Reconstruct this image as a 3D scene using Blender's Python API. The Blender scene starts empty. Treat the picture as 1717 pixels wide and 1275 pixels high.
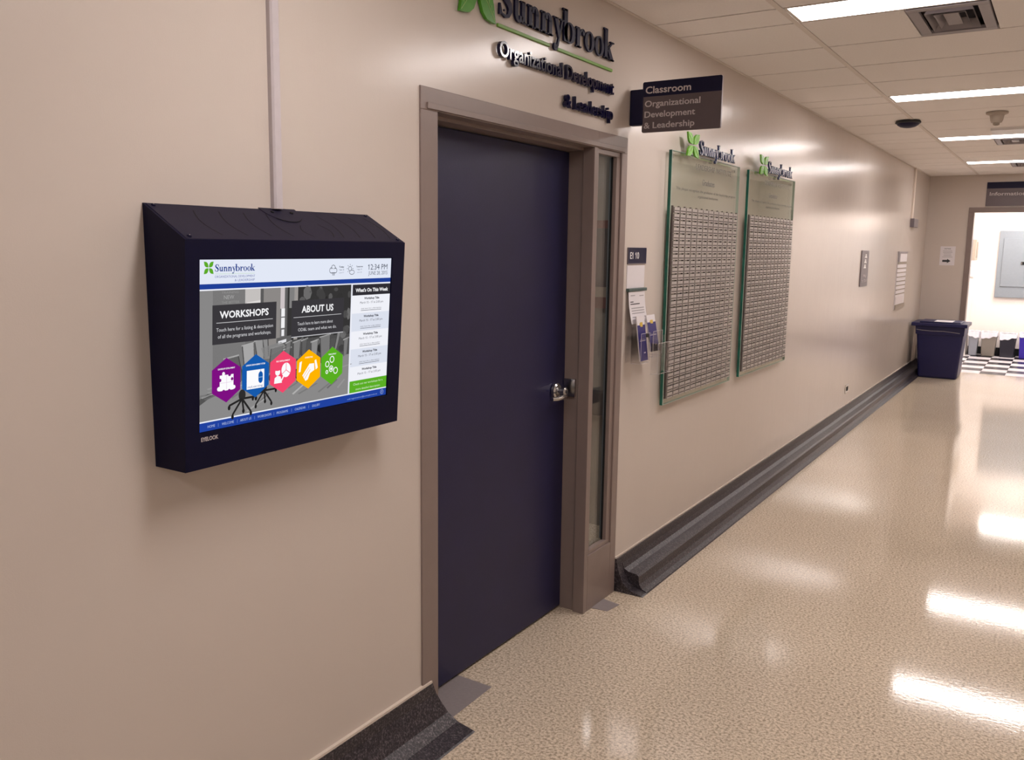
import bpy, bmesh, math, random
from mathutils import Matrix, Vector
random.seed(4)
C = bpy.context.scene.collection
scene = bpy.context.scene

# ------------------------------------------------------------------ camera, world, exposure
cam_data = bpy.data.cameras.new('camera'); cam = bpy.data.objects.new('camera', cam_data); C.objects.link(cam)
cam.location = (1.77, 0.0, 1.69)
cam.rotation_euler = (1.41866905, -0.01209632, 0.56991518)
cam_data.sensor_width = 36.0; cam_data.lens = 1452.987 * 36 / 1717
cam_data.shift_x = 0.00055; cam_data.shift_y = -0.00094
cam_data.clip_start = 0.02; cam_data.clip_end = 100
scene.camera = cam
w = bpy.data.worlds.new('world'); scene.world = w; w.use_nodes = True
w.node_tree.nodes['Background'].inputs[0].default_value = (0.05, 0.045, 0.045, 1)
w.node_tree.nodes['Background'].inputs[1].default_value = 1.0
scene.view_settings.view_transform = 'Standard'; scene.view_settings.look = 'None'
scene.view_settings.gamma = 1.0; scene.view_settings.use_curve_mapping = False
scene.view_settings.exposure = 0.0
LAMP = 27.0          # corridor troffer radiance
ROOM_LAMP = 28.0    # side room lamp radiance

# ------------------------------------------------------------------ helpers
def lin(c):
    c = c / 255.0
    return c / 12.92 if c <= 0.04045 else ((c + 0.055) / 1.055) ** 2.4
def rgb(r, g, b): return (lin(r), lin(g), lin(b), 1.0)

def nodes(m): return m.node_tree.nodes, m.node_tree.links
def mat(name, col, rough=0.5, metal=0.0, spec=0.5, var=0.06, scale=40.0, bump=0.0, bscale=200.0, coat=0.0):
    m = bpy.data.materials.new(name); m.use_nodes = True
    n, l = nodes(m); p = n['Principled BSDF']
    p.inputs['Roughness'].default_value = rough; p.inputs['Metallic'].default_value = metal
    p.inputs['Specular IOR Level'].default_value = spec
    p.inputs['Coat Weight'].default_value = coat
    tc = n.new('ShaderNodeTexCoord')
    no = n.new('ShaderNodeTexNoise'); no.inputs['Scale'].default_value = scale; no.inputs['Detail'].default_value = 3
    l.new(tc.outputs['Object'], no.inputs['Vector'])
    mx = n.new('ShaderNodeMix'); mx.data_type = 'RGBA'
    mx.inputs[6].default_value = tuple(c * (1 - var) for c in col[:3]) + (1,)
    mx.inputs[7].default_value = tuple(min(1, c * (1 + var)) for c in col[:3]) + (1,)
    l.new(no.outputs['Fac'], mx.inputs[0]); l.new(mx.outputs[2], p.inputs['Base Color'])
    if bump:
        nb = n.new('ShaderNodeTexNoise'); nb.inputs['Scale'].default_value = bscale; nb.inputs['Detail'].default_value = 2
        l.new(tc.outputs['Object'], nb.inputs['Vector'])
        b = n.new('ShaderNodeBump'); b.inputs['Strength'].default_value = bump; b.inputs['Distance'].default_value = 0.002
        l.new(nb.outputs['Fac'], b.inputs['Height']); l.new(b.outputs['Normal'], p.inputs['Normal'])
    return m
def emis(name, col, strength=1.0):
    m = bpy.data.materials.new(name); m.use_nodes = True
    n, l = nodes(m); n.remove(n['Principled BSDF'])
    e = n.new('ShaderNodeEmission'); e.inputs[0].default_value = col; e.inputs[1].default_value = strength
    l.new(e.outputs[0], n['Material Output'].inputs[0])
    return m
_sc = {}
def scr(r, g, b):           # a colour shown by the lit touch screen
    k = (r, g, b)
    if k not in _sc: _sc[k] = emis('screen_light_%d_%d_%d' % k, rgb(r, g, b), 1.0)
    return _sc[k]
def glassy(name, tint, rough=0.02, gloss=0.9):
    m = bpy.data.materials.new(name); m.use_nodes = True
    n, l = nodes(m); n.remove(n['Principled BSDF'])
    t = n.new('ShaderNodeBsdfTransparent'); t.inputs[0].default_value = tint
    g = n.new('ShaderNodeBsdfGlossy'); g.inputs['Roughness'].default_value = rough; g.inputs[0].default_value = (1, 1, 1, 1)
    lw = n.new('ShaderNodeLayerWeight'); lw.inputs[0].default_value = .5
    pw = n.new('ShaderNodeMath'); pw.operation = 'POWER'; l.new(lw.outputs['Facing'], pw.inputs[0]); pw.inputs[1].default_value = 4.0
    fr = n.new('ShaderNodeMath'); fr.operation = 'MULTIPLY_ADD'; l.new(pw.outputs[0], fr.inputs[0]); fr.inputs[1].default_value = gloss; fr.inputs[2].default_value = .045*gloss
    mx = n.new('ShaderNodeMixShader')
    l.new(fr.outputs[0], mx.inputs[0]); l.new(t.outputs[0], mx.inputs[1]); l.new(g.outputs[0], mx.inputs[2])
    l.new(mx.outputs[0], n['Material Output'].inputs[0])
    return m

class B:
    """collects shapes, then links them as one mesh object"""
    def __init__(s, T=None): s.v = []; s.f = []; s.m = []; s.mats = []; s.T = T or Matrix.Identity(4)
    def mi(s, m):
        if m not in s.mats: s.mats.append(m)
        return s.mats.index(m)
    def add(s, vs, fs, m):
        k = len(s.v); i = s.mi(m)
        s.v += [tuple(s.T @ Vector(p)) for p in vs]
        s.f += [tuple(k + a for a in f) for f in fs]; s.m += [i] * len(fs)
        return s
    def box(s, a, b, m):
        x0, y0, z0 = a; x1, y1, z1 = b
        vs = [(x0,y0,z0),(x1,y0,z0),(x1,y1,z0),(x0,y1,z0),(x0,y0,z1),(x1,y0,z1),(x1,y1,z1),(x0,y1,z1)]
        return s.add(vs, [(0,3,2,1),(4,5,6,7),(0,1,5,4),(1,2,6,5),(2,3,7,6),(3,0,4,7)], m)
    def frustum(s, a, b, m):      # a,b: rectangles (x0,y0,x1,y1,z)
        vs = [(a[0],a[1],a[4]),(a[2],a[1],a[4]),(a[2],a[3],a[4]),(a[0],a[3],a[4]),(b[0],b[1],b[4]),(b[2],b[1],b[4]),(b[2],b[3],b[4]),(b[0],b[3],b[4])]
        return s.add(vs, [(0,3,2,1),(4,5,6,7),(0,1,5,4),(1,2,6,5),(2,3,7,6),(3,0,4,7)], m)
    def poly(s, pts, m, z0=0.0, z1=None):     # polygon in local XY; extruded z0..z1 when z1 given
        n = len(pts)
        ar = sum(pts[i][0]*pts[(i+1)%n][1]-pts[(i+1)%n][0]*pts[i][1] for i in range(n))
        if ar < 0: pts = pts[::-1]
        if z1 is None: return s.add([(x,y,z0) for x,y in pts], [tuple(range(n))], m)
        vs = [(x,y,z0) for x,y in pts] + [(x,y,z1) for x,y in pts]
        fs = [tuple(range(n))[::-1], tuple(range(n,2*n))] + [(i,(i+1)%n,n+(i+1)%n,n+i) for i in range(n)]
        return s.add(vs, fs, m)
    def rect(s, x0, y0, x1, y1, m, z0=0.0, z1=None): return s.poly([(x0,y0),(x1,y0),(x1,y1),(x0,y1)], m, z0, z1)
    def strip(s, A, Bp, m, z0, z1=None, closed=False):    # ribbon between polylines
        n = len(A)
        for i in range(n if closed else n-1):
            j = (i+1) % n
            s.poly([A[i], A[j], Bp[j], Bp[i]], m, z0, z1)
        return s
    def tube(s, pts, r, m, n=10):
        P = [Vector(p) for p in pts]; vs = []; fs = []
        for i, p in enumerate(P):
            d = (P[min(i+1,len(P)-1)] - P[max(i-1,0)]).normalized()
            u = d.orthogonal().normalized() if i == 0 else (u0 - d*u0.dot(d)).normalized()
            u0 = u; w_ = d.cross(u)
            rr = r[i] if isinstance(r, (list,tuple)) else r
            for k in range(n):
                a = 2*math.pi*k/n; vs.append(tuple(p + (u*math.cos(a) + w_*math.sin(a))*rr))
        for i in range(len(P)-1):
            for k in range(n):
                a, b = i*n+k, i*n+(k+1)%n; fs.append((a,b,b+n,a+n))
        fs.append(tuple(range(n))[::-1]); fs.append(tuple(range((len(P)-1)*n, len(P)*n)))
        return s.add(vs, fs, m)
    def lathe(s, prof, m, c=(0,0,0), n=24):     # prof: (r, z) along local Z
        vs = []; fs = []
        for r, z in prof:
            for k in range(n):
                a = 2*math.pi*k/n; vs.append((c[0]+r*math.cos(a), c[1]+r*math.sin(a), c[2]+z))
        for i in range(len(prof)-1):
            for k in range(n):
                a, b = i*n+k, i*n+(k+1)%n; fs.append((a,b,b+n,a+n))
        fs.append(tuple(range(n))[::-1]); fs.append(tuple(range((len(prof)-1)*n, len(prof)*n)))
        return s.add(vs, fs, m)
    def sweep(s, prof, y0, y1, m, shear0=0.0, shear1=0.0):    # (x,z) profile run along y
        n = len(prof)
        vs = [(x, y0 + z*shear0, z) for x, z in prof] + [(x, y1 + z*shear1, z) for x, z in prof]
        fs = [(i, (i+1)%n, n+(i+1)%n, n+i) for i in range(n)] + [tuple(range(n))[::-1], tuple(range(n,2*n))]
        return s.add(vs, fs, m)
    def build(s, name, parent=None, bevel=0.0, smooth=False, seg=2, at=None):
        me = bpy.data.meshes.new(name)
        off = Vector(at) if at is not None else Vector((0,0,0))
        me.from_pydata([tuple(Vector(v) - off) for v in s.v], [], s.f)
        for m in s.mats: me.materials.append(m)
        for p, i in zip(me.polygons, s.m): p.material_index = i
        bm = bmesh.new(); bm.from_mesh(me)
        bmesh.ops.recalc_face_normals(bm, faces=[f for f in bm.faces if all(len(e.link_faces) == 2 for e in f.edges)])
        bm.to_mesh(me); bm.free(); me.update()
        o = bpy.data.objects.new(name, me); C.objects.link(o)
        o.location = off
        if parent is not None:
            o.parent = parent
            # things are placed at their base, parts keep their own world place
            o.matrix_parent_inverse = WM[parent.name].inverted()
        WM[o.name] = Matrix.Translation(off)
        if bevel:
            b = o.modifiers.new('bevel', 'BEVEL'); b.width = bevel; b.segments = seg; b.limit_method = 'ANGLE'; b.angle_limit = math.radians(35)
        if smooth:
            for p in me.polygons: p.use_smooth = True
            e = o.modifiers.new('edges', 'EDGE_SPLIT'); e.split_angle = math.radians(35)
        return o
WM = {}
def tag(o, label, cat, group=None, kind=None):
    if label: o['label'] = label
    if cat: o['category'] = cat
    if group: o['group'] = group
    if kind: o['kind'] = kind
    return o
def thing(name, loc, label, cat, group=None):
    o = bpy.data.objects.new(name, None); o.empty_display_size = 0.05; C.objects.link(o)
    o.location = loc; WM[o.name] = Matrix.Translation(Vector(loc))
    return tag(o, label, cat, group)
def struct(o, label=None):
    o['kind'] = 'structure'
    if label: o['label'] = label
    return o
def copy_at(o, parent, loc):          # a repeat that shares mesh data
    c = o.copy(); C.objects.link(c); c.parent = parent; c.location = loc
    c.matrix_parent_inverse = WM[parent.name].inverted() if parent is not None else Matrix.Identity(4)
    WM[c.name] = Matrix.Translation(Vector(loc))
    return c
def wall_frame(x, y=0, z=0):      # local X -> +y, local Y -> +z, local Z -> +x (out of the left wall)
    return Matrix(((0,0,1,x),(1,0,0,y),(0,1,0,z),(0,0,0,1)))
def sign_frame(y, x=0, z=0):      # faces -y: local X -> +x, local Y -> +z, local Z -> -y
    return Matrix(((1,0,0,x),(0,0,-1,y),(0,1,0,z),(0,0,0,1)))

_tx = {}
def text_mesh(sx, bold=0.0, res=3):
    k = (sx, bold, res)
    if k in _tx: return _tx[k]
    cu = bpy.data.curves.new('t', 'FONT'); cu.body = sx; cu.size = 1; cu.resolution_u = res; cu.offset = bold
    ob = bpy.data.objects.new('t', cu)
    me = bpy.data.meshes.new_from_object(ob)
    vs = [(v.co.x, v.co.y) for v in me.vertices]; fs = [tuple(p.vertices) for p in me.polygons]
    bpy.data.objects.remove(ob); bpy.data.curves.remove(cu); bpy.data.meshes.remove(me)
    _tx[k] = (vs, fs); return _tx[k]
def cap_h(bold=0.0):
    vs, fs = text_mesh('H', bold); return max(v[1] for v in vs)
def put_text(b, sx, x0, x1, base, cap, m, z0=0.0, z1=None, bold=0.0, res=3):
    vs, fs = text_mesh(sx, bold, res)
    a = min(v[0] for v in vs); c = max(v[0] for v in vs)
    kx = (x1-x0)/(c-a); ky = cap/cap_h(bold)
    P = [(x0+(x-a)*kx, base+y*ky) for x, y in vs]
    H = cap_h(bold)
    for i, ch in enumerate(sx):          # a flag on every figure one
        if ch != '1': continue
        pr = max(v[0] for v in text_mesh(sx[:i+1], bold, res)[0]); o1 = [v[0] for v in text_mesh('1', bold, res)[0]]
        w1 = max(o1)-min(o1)
        if w1 > .2: continue
        l1 = pr-w1; q = [(l1+w1*.5, H), (l1+w1*.5, H-w1*1.4), (l1-w1*1.2, H-w1*2.4), (l1-w1*1.2, H-w1*1.2)]
        b.poly([(x0+(x-a)*kx, base+y*ky) for x, y in q], m, z0, z1)
    if z1 is None: b.add([(x,y,z0) for x,y in P], fs, m); return
    n = len(P); F = list(fs)
    cnt = {}
    for f in fs:
        for i in range(len(f)):
            e = (f[i], f[(i+1)%len(f)]); cnt[e] = 1
    side = [(e[0], e[1], e[1]+n, e[0]+n) for e in cnt if (e[1], e[0]) not in cnt]
    b.add([(x,y,z0) for x,y in P]+[(x,y,z1) for x,y in P], [tuple(i+n for i in f) for f in fs]+side, m)

# condensed serif letters drawn from strokes: unit width, x-height 1, ascender 1.62
def ell(cx, cy, rx, ry, tx, ty, a0, a1, n=14):
    A = []; I = []
    for i in range(n+1):
        a = math.radians(a0+(a1-a0)*i/n)
        A.append((cx+rx*math.cos(a), cy+ry*math.sin(a))); I.append((cx+(rx-tx)*math.cos(a), cy+(ry-ty)*math.sin(a)))
    return A, I
def R_(x0,y0,x1,y1): return [(x0,y0),(x1,y0),(x1,y1),(x0,y1)]
def glyph(ch):
    q = []; S = []      # polygons, strips
    if ch == 'n':
        q += [R_(.1,0,.36,.97), R_(0,0,.46,.07), [(0,.9),(.2,.9),(.36,1),(0,1)], R_(.64,0,.9,.68), R_(.54,0,1,.07)]
        S += [ell(.58,.64,.32,.38,.26,.11,0,170)]
    elif ch == 'u':
        q += [R_(.1,.34,.36,1), R_(0,.93,.36,1), R_(.64,.03,.9,1), R_(.54,.93,.9,1), [(.64,0),(1,0),(1,.08),(.8,.1)]]
        S += [ell(.42,.36,.32,.38,.26,.11,180,350)]
    elif ch == 'y':
        q += [[(.1,1),(.4,1),(.62,.35),(.5,.02)], [(.8,1),(.9,1),(.5,-.38),(.36,-.38)], R_(0,.93,.5,1), R_(.62,.93,1,1)]
        S += [ell(.26,-.42,.2,.2,.14,.12,180,400), ell(.2,-.38,.12,.13,.12,.13,0,360)]
    elif ch == 'b':
        q += [R_(.1,.02,.36,1.6), R_(0,1.5,.3,1.6)]
        S += [ell(.53,.5,.45,.52,.26,.08,0,360,22)]
    elif ch == 'r':
        q += [R_(.12,0,.44,.97), R_(0,0,.62,.07), [(0,.9),(.2,.9),(.44,1),(0,1)]]
        S += [ell(.78,.62,.36,.38,.12,.12,70,180), ell(.86,.82,.14,.16,.14,.16,0,360)]
    elif ch == 'o':
        S += [ell(.5,.5,.5,.53,.28,.08,0,360,24)]
    elif ch == 'k':
        q += [R_(.1,0,.36,1.6), R_(0,1.53,.3,1.6), R_(0,0,.46,.07), [(.36,.42),(.36,.56),(.82,1),(.94,1)], R_(.62,.93,1,1),
              [(.36,.52),(.56,.68),(.98,0),(.66,0)], R_(.56,0,1.02,.07)]
    elif ch == 'S':
        pts = [(.9,1.15,.05),(.8,1.42,.05),(.5,1.52,.07),(.24,1.38,.12),(.17,1.15,.15),(.32,.93,.17),(.55,.76,.18),(.76,.58,.17),(.82,.33,.14),(.68,.08,.09),(.42,0,.06),(.16,.1,.05),(.07,.42,.04)]
        L = []; Rr = []
        for i, (x, y, h) in enumerate(pts):
            a = pts[max(0,i-1)]; c = pts[min(len(pts)-1,i+1)]
            d = Vector((c[0]-a[0], c[1]-a[1])).normalized(); nn = Vector((-d.y, d.x))
            L.append((x+nn.x*h, y+nn.y*h)); Rr.append((x-nn.x*h, y-nn.y*h))
        S += [(L, Rr)]; q += [R_(.84,1.02,.96,1.5), R_(.0,.02,.1,.5)]
    return q, S
def put_glyph(b, ch, x0, x1, base, xh, m, z0, z1=None):
    q, S = glyph(ch); f = lambda p: (x0+p[0]*(x1-x0), base+p[1]*xh)
    for poly in q: b.poly([f(p) for p in poly], m, z0, z1)
    for A, I in S: b.strip([f(p) for p in A], [f(p) for p in I], m, z0, z1)
WORD = 'Sunnybrook'
LX = [(0,.095),(.101,.197),(.206,.305),(.312,.415),(.415,.508),(.497,.614),(.618,.7),(.702,.794),(.802,.893),(.891,1.0)]
def put_word(b, x0, x1, base, xh, m, z0, z1=None):
    for ch, (a, c) in zip(WORD, LX): put_glyph(b, ch, x0+a*(x1-x0), x0+c*(x1-x0), base, xh, m, z0, z1)
LEAF = [(.07,.07),(.06,.3),(.12,.55),(.26,.8),(.48,.95),(.75,.99),(1,1),(.93,.75),(.88,.5),(.78,.28),(.58,.13),(.34,.07)]
def leaf_pts(cx, cy, sx, sy, kx, ky): return [(cx+kx*sx*p[0], cy+ky*sy*p[1]) for p in LEAF]
def put_leaves(b, cx, cy, sx, sy, m, z0, z1=None):
    for kx in (-1, 1):
        for ky in (-1, 1): b.poly(leaf_pts(cx, cy, sx, sy, kx, ky), m, z0, z1)

# ------------------------------------------------------------------ materials
def wall_material():
    m = mat('cream_gloss_paint', (0.60, 0.53, 0.475, 1), rough=0.20, spec=0.42, var=0.02, scale=3)
    n, l = nodes(m); p = n['Principled BSDF']; tc = n['Texture Coordinate']
    a = n.new('ShaderNodeTexNoise'); a.inputs['Scale'].default_value = 2.2; a.inputs['Detail'].default_value = 5
    c = n.new('ShaderNodeTexNoise'); c.inputs['Scale'].default_value = 260; c.inputs['Detail'].default_value = 2
    l.new(tc.outputs['Object'], a.inputs['Vector']); l.new(tc.outputs['Object'], c.inputs['Vector'])
    b1 = n.new('ShaderNodeBump'); b1.inputs['Strength'].default_value = 0.5; b1.inputs['Distance'].default_value = 0.006
    b2 = n.new('ShaderNodeBump'); b2.inputs['Strength'].default_value = 0.25; b2.inputs['Distance'].default_value = 0.0006
    l.new(a.outputs['Fac'], b1.inputs['Height']); l.new(c.outputs['Fac'], b2.inputs['Height'])
    mp = n.new('ShaderNodeMapping'); mp.inputs['Scale'].default_value = (1, 1, .06)
    st = n.new('ShaderNodeTexNoise'); st.inputs['Scale'].default_value = 16; st.inputs['Detail'].default_value = 3
    l.new(tc.outputs['Object'], mp.inputs['Vector']); l.new(mp.outputs[0], st.inputs['Vector'])
    b3 = n.new('ShaderNodeBump'); b3.inputs['Strength'].default_value = 0.4; b3.inputs['Distance'].default_value = 0.0012
    l.new(st.outputs['Fac'], b3.inputs['Height']); l.new(b1.outputs[0], b3.inputs['Normal'])
    l.new(b3.outputs[0], b2.inputs['Normal']); l.new(b2.outputs[0], p.inputs['Normal'])
    return m
def floor_material():
    m = bpy.data.materials.new('speckled_vinyl_floor'); m.use_nodes = True
    n, l = nodes(m); p = n['Principled BSDF']
    tc = n.new('ShaderNodeTexCoord')
    no = n.new('ShaderNodeTexNoise'); no.inputs['Scale'].default_value = 95; no.inputs['Detail'].default_value = 3; no.inputs['Roughness'].default_value = .7
    n2 = n.new('ShaderNodeTexNoise'); n2.inputs['Scale'].default_value = 0.9; n2.inputs['Detail'].default_value = 3
    vo = n.new('ShaderNodeTexVoronoi'); vo.inputs['Scale'].default_value = 45
    for q in (no, n2, vo): l.new(tc.outputs['Object'], q.inputs['Vector'])
    r = n.new('ShaderNodeValToRGB'); e = r.color_ramp.elements
    e[0].position = .36; e[0].color = (0.33, 0.265, 0.195, 1); e[1].position = .62; e[1].color = (0.80, 0.68, 0.54, 1)
    k = e.new(.49); k.color = (0.60, 0.50, 0.385, 1)
    l.new(no.outputs['Fac'], r.inputs[0])
    mx = n.new('ShaderNodeMix'); mx.data_type = 'RGBA'; mx.blend_type = 'MULTIPLY'; mx.inputs[0].default_value = 0.35
    r2 = n.new('ShaderNodeValToRGB'); r2.color_ramp.elements[0].color = (.78,.76,.74,1); r2.color_ramp.elements[0].position = .35; r2.color_ramp.elements[1].position = .6
    l.new(n2.outputs['Fac'], r2.inputs[0]); l.new(r.outputs[0], mx.inputs[6]); l.new(r2.outputs[0], mx.inputs[7])
    l.new(mx.outputs[2], p.inputs['Base Color'])
    p.inputs['Roughness'].default_value = 0.075; p.inputs['Specular IOR Level'].default_value = 0.5
    b = n.new('ShaderNodeBump'); b.inputs['Strength'].default_value = 0.2; b.inputs['Distance'].default_value = 0.0008
    nb = n.new('ShaderNodeTexNoise'); nb.inputs['Scale'].default_value = 55; nb.inputs['Detail'].default_value = 3
    l.new(tc.outputs['Object'], nb.inputs['Vector'])
    l.new(nb.outputs['Fac'], b.inputs['Height']); l.new(b.outputs[0], p.inputs['Normal'])
    return m
def terrazzo():
    m = bpy.data.materials.new('dark_terrazzo'); m.use_nodes = True
    n, l = nodes(m); p = n['Principled BSDF']; tc = n.new('ShaderNodeTexCoord')
    no = n.new('ShaderNodeTexNoise'); no.inputs['Scale'].default_value = 130; no.inputs['Detail'].default_value = 3; no.inputs['Roughness'].default_value = .75
    l.new(tc.outputs['Object'], no.inputs['Vector'])
    r = n.new('ShaderNodeValToRGB'); e = r.color_ramp.elements
    e[0].position = .42; e[0].color = (0.012, 0.010, 0.015, 1); e[1].position = .68; e[1].color = (0.16, 0.14, 0.15, 1)
    k = e.new(.53); k.color = (0.04, 0.032, 0.04, 1)
    l.new(no.outputs['Fac'], r.inputs[0]); l.new(r.outputs[0], p.inputs['Base Color'])
    p.inputs['Roughness'].default_value = 0.38
    return m
M = dict(
    wall=wall_material(), floor=floor_material(), terrazzo=terrazzo(),
    tile=mat('ceiling_board', (0.90, 0.855, 0.82, 1), rough=0.9, var=0.06, scale=120, bump=0.3, bscale=300),
    tbar=mat('ceiling_grid_paint', (0.76, 0.69, 0.63, 1), rough=0.5),
    plenum_shade=mat('ceiling_void_shade', (0.10, 0.085, 0.08, 1), rough=0.9),
    frame=mat('taupe_frame_paint', (0.235, 0.178, 0.16, 1), rough=0.36, var=0.08, scale=14, bump=0.12, bscale=60),
    door=mat('navy_door_paint', (0.014, 0.013, 0.055, 1), rough=0.42, spec=.4, var=0.18, scale=7, bump=0.15, bscale=260),
    steel=mat('brushed_steel', (0.55, 0.54, 0.54, 1), rough=0.22, metal=1.0),
    black=mat('black_powder_coat', (0.0035, 0.0032, 0.021, 1), rough=0.5, spec=.13, var=0.15, bump=0.25, bscale=900),
    blacktop=mat('black_top_cover', (0.014, 0.012, 0.030, 1), rough=0.5, spec=.15, bump=0.25, bscale=900),
    slot=mat('slot_shadow_black', (0.001, 0.001, 0.002, 1), rough=0.9),
    conduit=mat('grey_white_conduit', (0.55, 0.50, 0.52, 1), rough=0.45),
    navy=mat('navy_acrylic', (0.008, 0.007, 0.036, 1), rough=0.45, spec=.25), navygloss=mat('navy_gloss_acrylic', (0.008, 0.007, 0.036, 1), rough=0.13, spec=.45),
    brown=mat('grey_brown_acrylic', (0.125, 0.094, 0.102, 1), rough=0.35),
    letter=mat('sign_lettering', (0.62, 0.56, 0.57, 1), rough=0.5),
    leaf=mat('green_enamel', (0.06, 0.27, 0.012, 1), rough=0.3, var=.2, scale=25),
    leafb=mat('bright_green_enamel', (0.13, 0.42, 0.02, 1), rough=0.25, var=.2, scale=25),
    vein=mat('leaf_vein_paint', (0.35, 0.5, 0.15, 1), rough=0.4),
    gline=mat('green_bar', (0.15, 0.33, 0.035, 1), rough=0.4),
    bluelet=mat('blue_letter_metal', (0.035, 0.045, 0.11, 1), rough=0.18, spec=0.8),
    glass_face=glassy('sage_tinted_glass', (0.915, 0.945, 0.915, 1)),
    glass_edge=mat('green_glass_edge', (0.004, 0.10, 0.07, 1), rough=0.12, var=0.8, scale=9),
    edge_light=mat('pale_glass_arris', (0.42, 0.55, 0.48, 1), rough=0.2),
    pane=glassy('clear_pane', (0.93, 0.94, 0.94, 1)),
    acrylic=glassy('clear_acrylic', (0.985, 0.985, 0.99, 1), .05, .3),
    acr_edge=mat('acrylic_edge', (0.62, 0.58, 0.60, 1), rough=0.2),
    plate=mat('brushed_name_plate', (0.44, 0.40, 0.375, 1), rough=0.38, metal=0.15, var=.25, scale=30),
    plate_text_gap_shade=mat('engraved_and_gap_shade', (0.075, 0.055, 0.05, 1), rough=0.5),  # engraved text, and the painted gap shade on the rails
    etched=mat('etched_grey_text', (0.13, 0.12, 0.11, 1), rough=0.5),
    white=mat('white_paper', (0.72, 0.68, 0.70, 1), rough=0.6, var=0.02),
    brightwhite=mat('white_plastic', (0.80, 0.78, 0.77, 1), rough=0.4, var=0.02),
    ink=mat('black_ink', (0.03, 0.03, 0.035, 1), rough=0.6),
    greyink=mat('grey_ink', (0.35, 0.33, 0.34, 1), rough=0.6),
    darkgreen=mat('dark_green_clip', (0.05, 0.085, 0.08, 1), rough=0.4),
    blue=mat('royal_blue_print', (0.008, 0.004, 0.14, 1), rough=0.35),
    yellow=mat('yellow_print', (0.62, 0.42, 0.05, 1), rough=0.4),
    bin=mat('navy_bin_plastic', (0.004, 0.004, 0.060, 1), rough=0.4, var=0.1, bump=0.2, bscale=200),
    royal=mat('royal_blue_plastic', (0.03, 0.012, 0.30, 1), rough=0.4),
    greybin=mat('blue_grey_plastic', (0.26, 0.27, 0.31, 1), rough=0.4),
    taupebin=mat('taupe_plastic', (0.20, 0.175, 0.15, 1), rough=0.4),
    blackbin=mat('charcoal_plastic', (0.013, 0.012, 0.022, 1), rough=0.4),
    bag=mat('white_bin_liner', (0.75, 0.73, 0.80, 1), rough=0.35, bump=0.6, bscale=60),
    panelgrey=mat('grey_enclosure_paint', (0.21, 0.235, 0.265, 1), rough=0.45),
    tile_w=mat('white_floor_tile', (0.62, 0.58, 0.60, 1), rough=0.25),
    tile_b=mat('black_floor_tile', (0.012, 0.010, 0.018, 1), rough=0.25),
    roomwall=mat('white_room_paint', (0.80, 0.74, 0.70, 1), rough=0.5, var=0.02),
    patch=mat('grey_floor_patch', (0.27, 0.235, 0.235, 1), rough=0.35, var=0.12, scale=90),
    caulk=mat('cream_caulk', (0.70, 0.60, 0.52, 1), rough=0.4),
    vent=mat('grey_diffuser_paint', (0.30, 0.27, 0.28, 1), rough=0.4),
    ventdark=mat('diffuser_throat', (0.012, 0.010, 0.02, 1), rough=0.7),
    beige=mat('beige_detector_plastic', (0.42, 0.36, 0.30, 1), rough=0.5),
    signgrey=mat('slate_grey_sign', (0.16, 0.135, 0.15, 1), rough=0.4),
    tan=mat('tan_strip', (0.27, 0.22, 0.17, 1), rough=0.5),
    red=mat('muted_red_trim', (0.13, 0.035, 0.03, 1), rough=0.6),
    interior=mat('classroom_grey_wall', (0.20, 0.19, 0.17, 1), rough=0.7),
    charcoal=mat('charcoal_board', (0.05, 0.043, 0.045, 1), rough=0.7),
    lamp=emis('troffer_lens_glow', (1.0, 0.92, 0.895, 1), LAMP),
    roomlamp=emis('room_lamp_glow', (1.0, 0.93, 0.88, 1), ROOM_LAMP),
    classfill=emis('classroom_fill_glow', (1.0, 0.95, 0.88, 1), 6.0),
)
m_ = M
# ------------------------------------------------------------------ room shell
YF, YB, XR, ZC = 13.6, -3.2, 2.45, 2.725
FY0, FY1, FZ = 2.215, 3.735, 2.186        # door frame outline in the left wall
b = B()
b.box((-.2, YB-.2, 0), (0, FY0, ZC+.15), m_['wall']); b.box((-.05, FY1, 0), (0, YF+.15, ZC+.15), m_['wall']); b.box((-.2, FY0, FZ), (0, FY1, ZC+.15), m_['wall'])
struct(b.build('wall_left'))
b = B(); b.box((XR, YB-.2, 0), (XR+.2, YF+.15, ZC+.15), m_['wall']); struct(b.build('wall_right'))
b = B(); b.box((-.2, YB-.2, 0), (XR+.2, YB, ZC+.15), m_['wall']); struct(b.build('wall_back'))
OX0, OX1, OZ = .55, 1.95, 2.255
b = B(); b.box((0, YF, 0), (OX0, YF+.15, ZC+.15), m_['wall']); b.box((OX1, YF, 0), (XR+.2, YF+.15, ZC+.15), m_['wall']); b.box((OX0, YF, OZ), (OX1, YF+.15, ZC+.15), m_['wall'])
struct(b.build('wall_far'))
floor = B()
floor.box((-2.6, YB-.2, -.1), (XR+.2, YF+.1, 0), m_['floor'])
floor = struct(floor.build('floor'))
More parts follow.
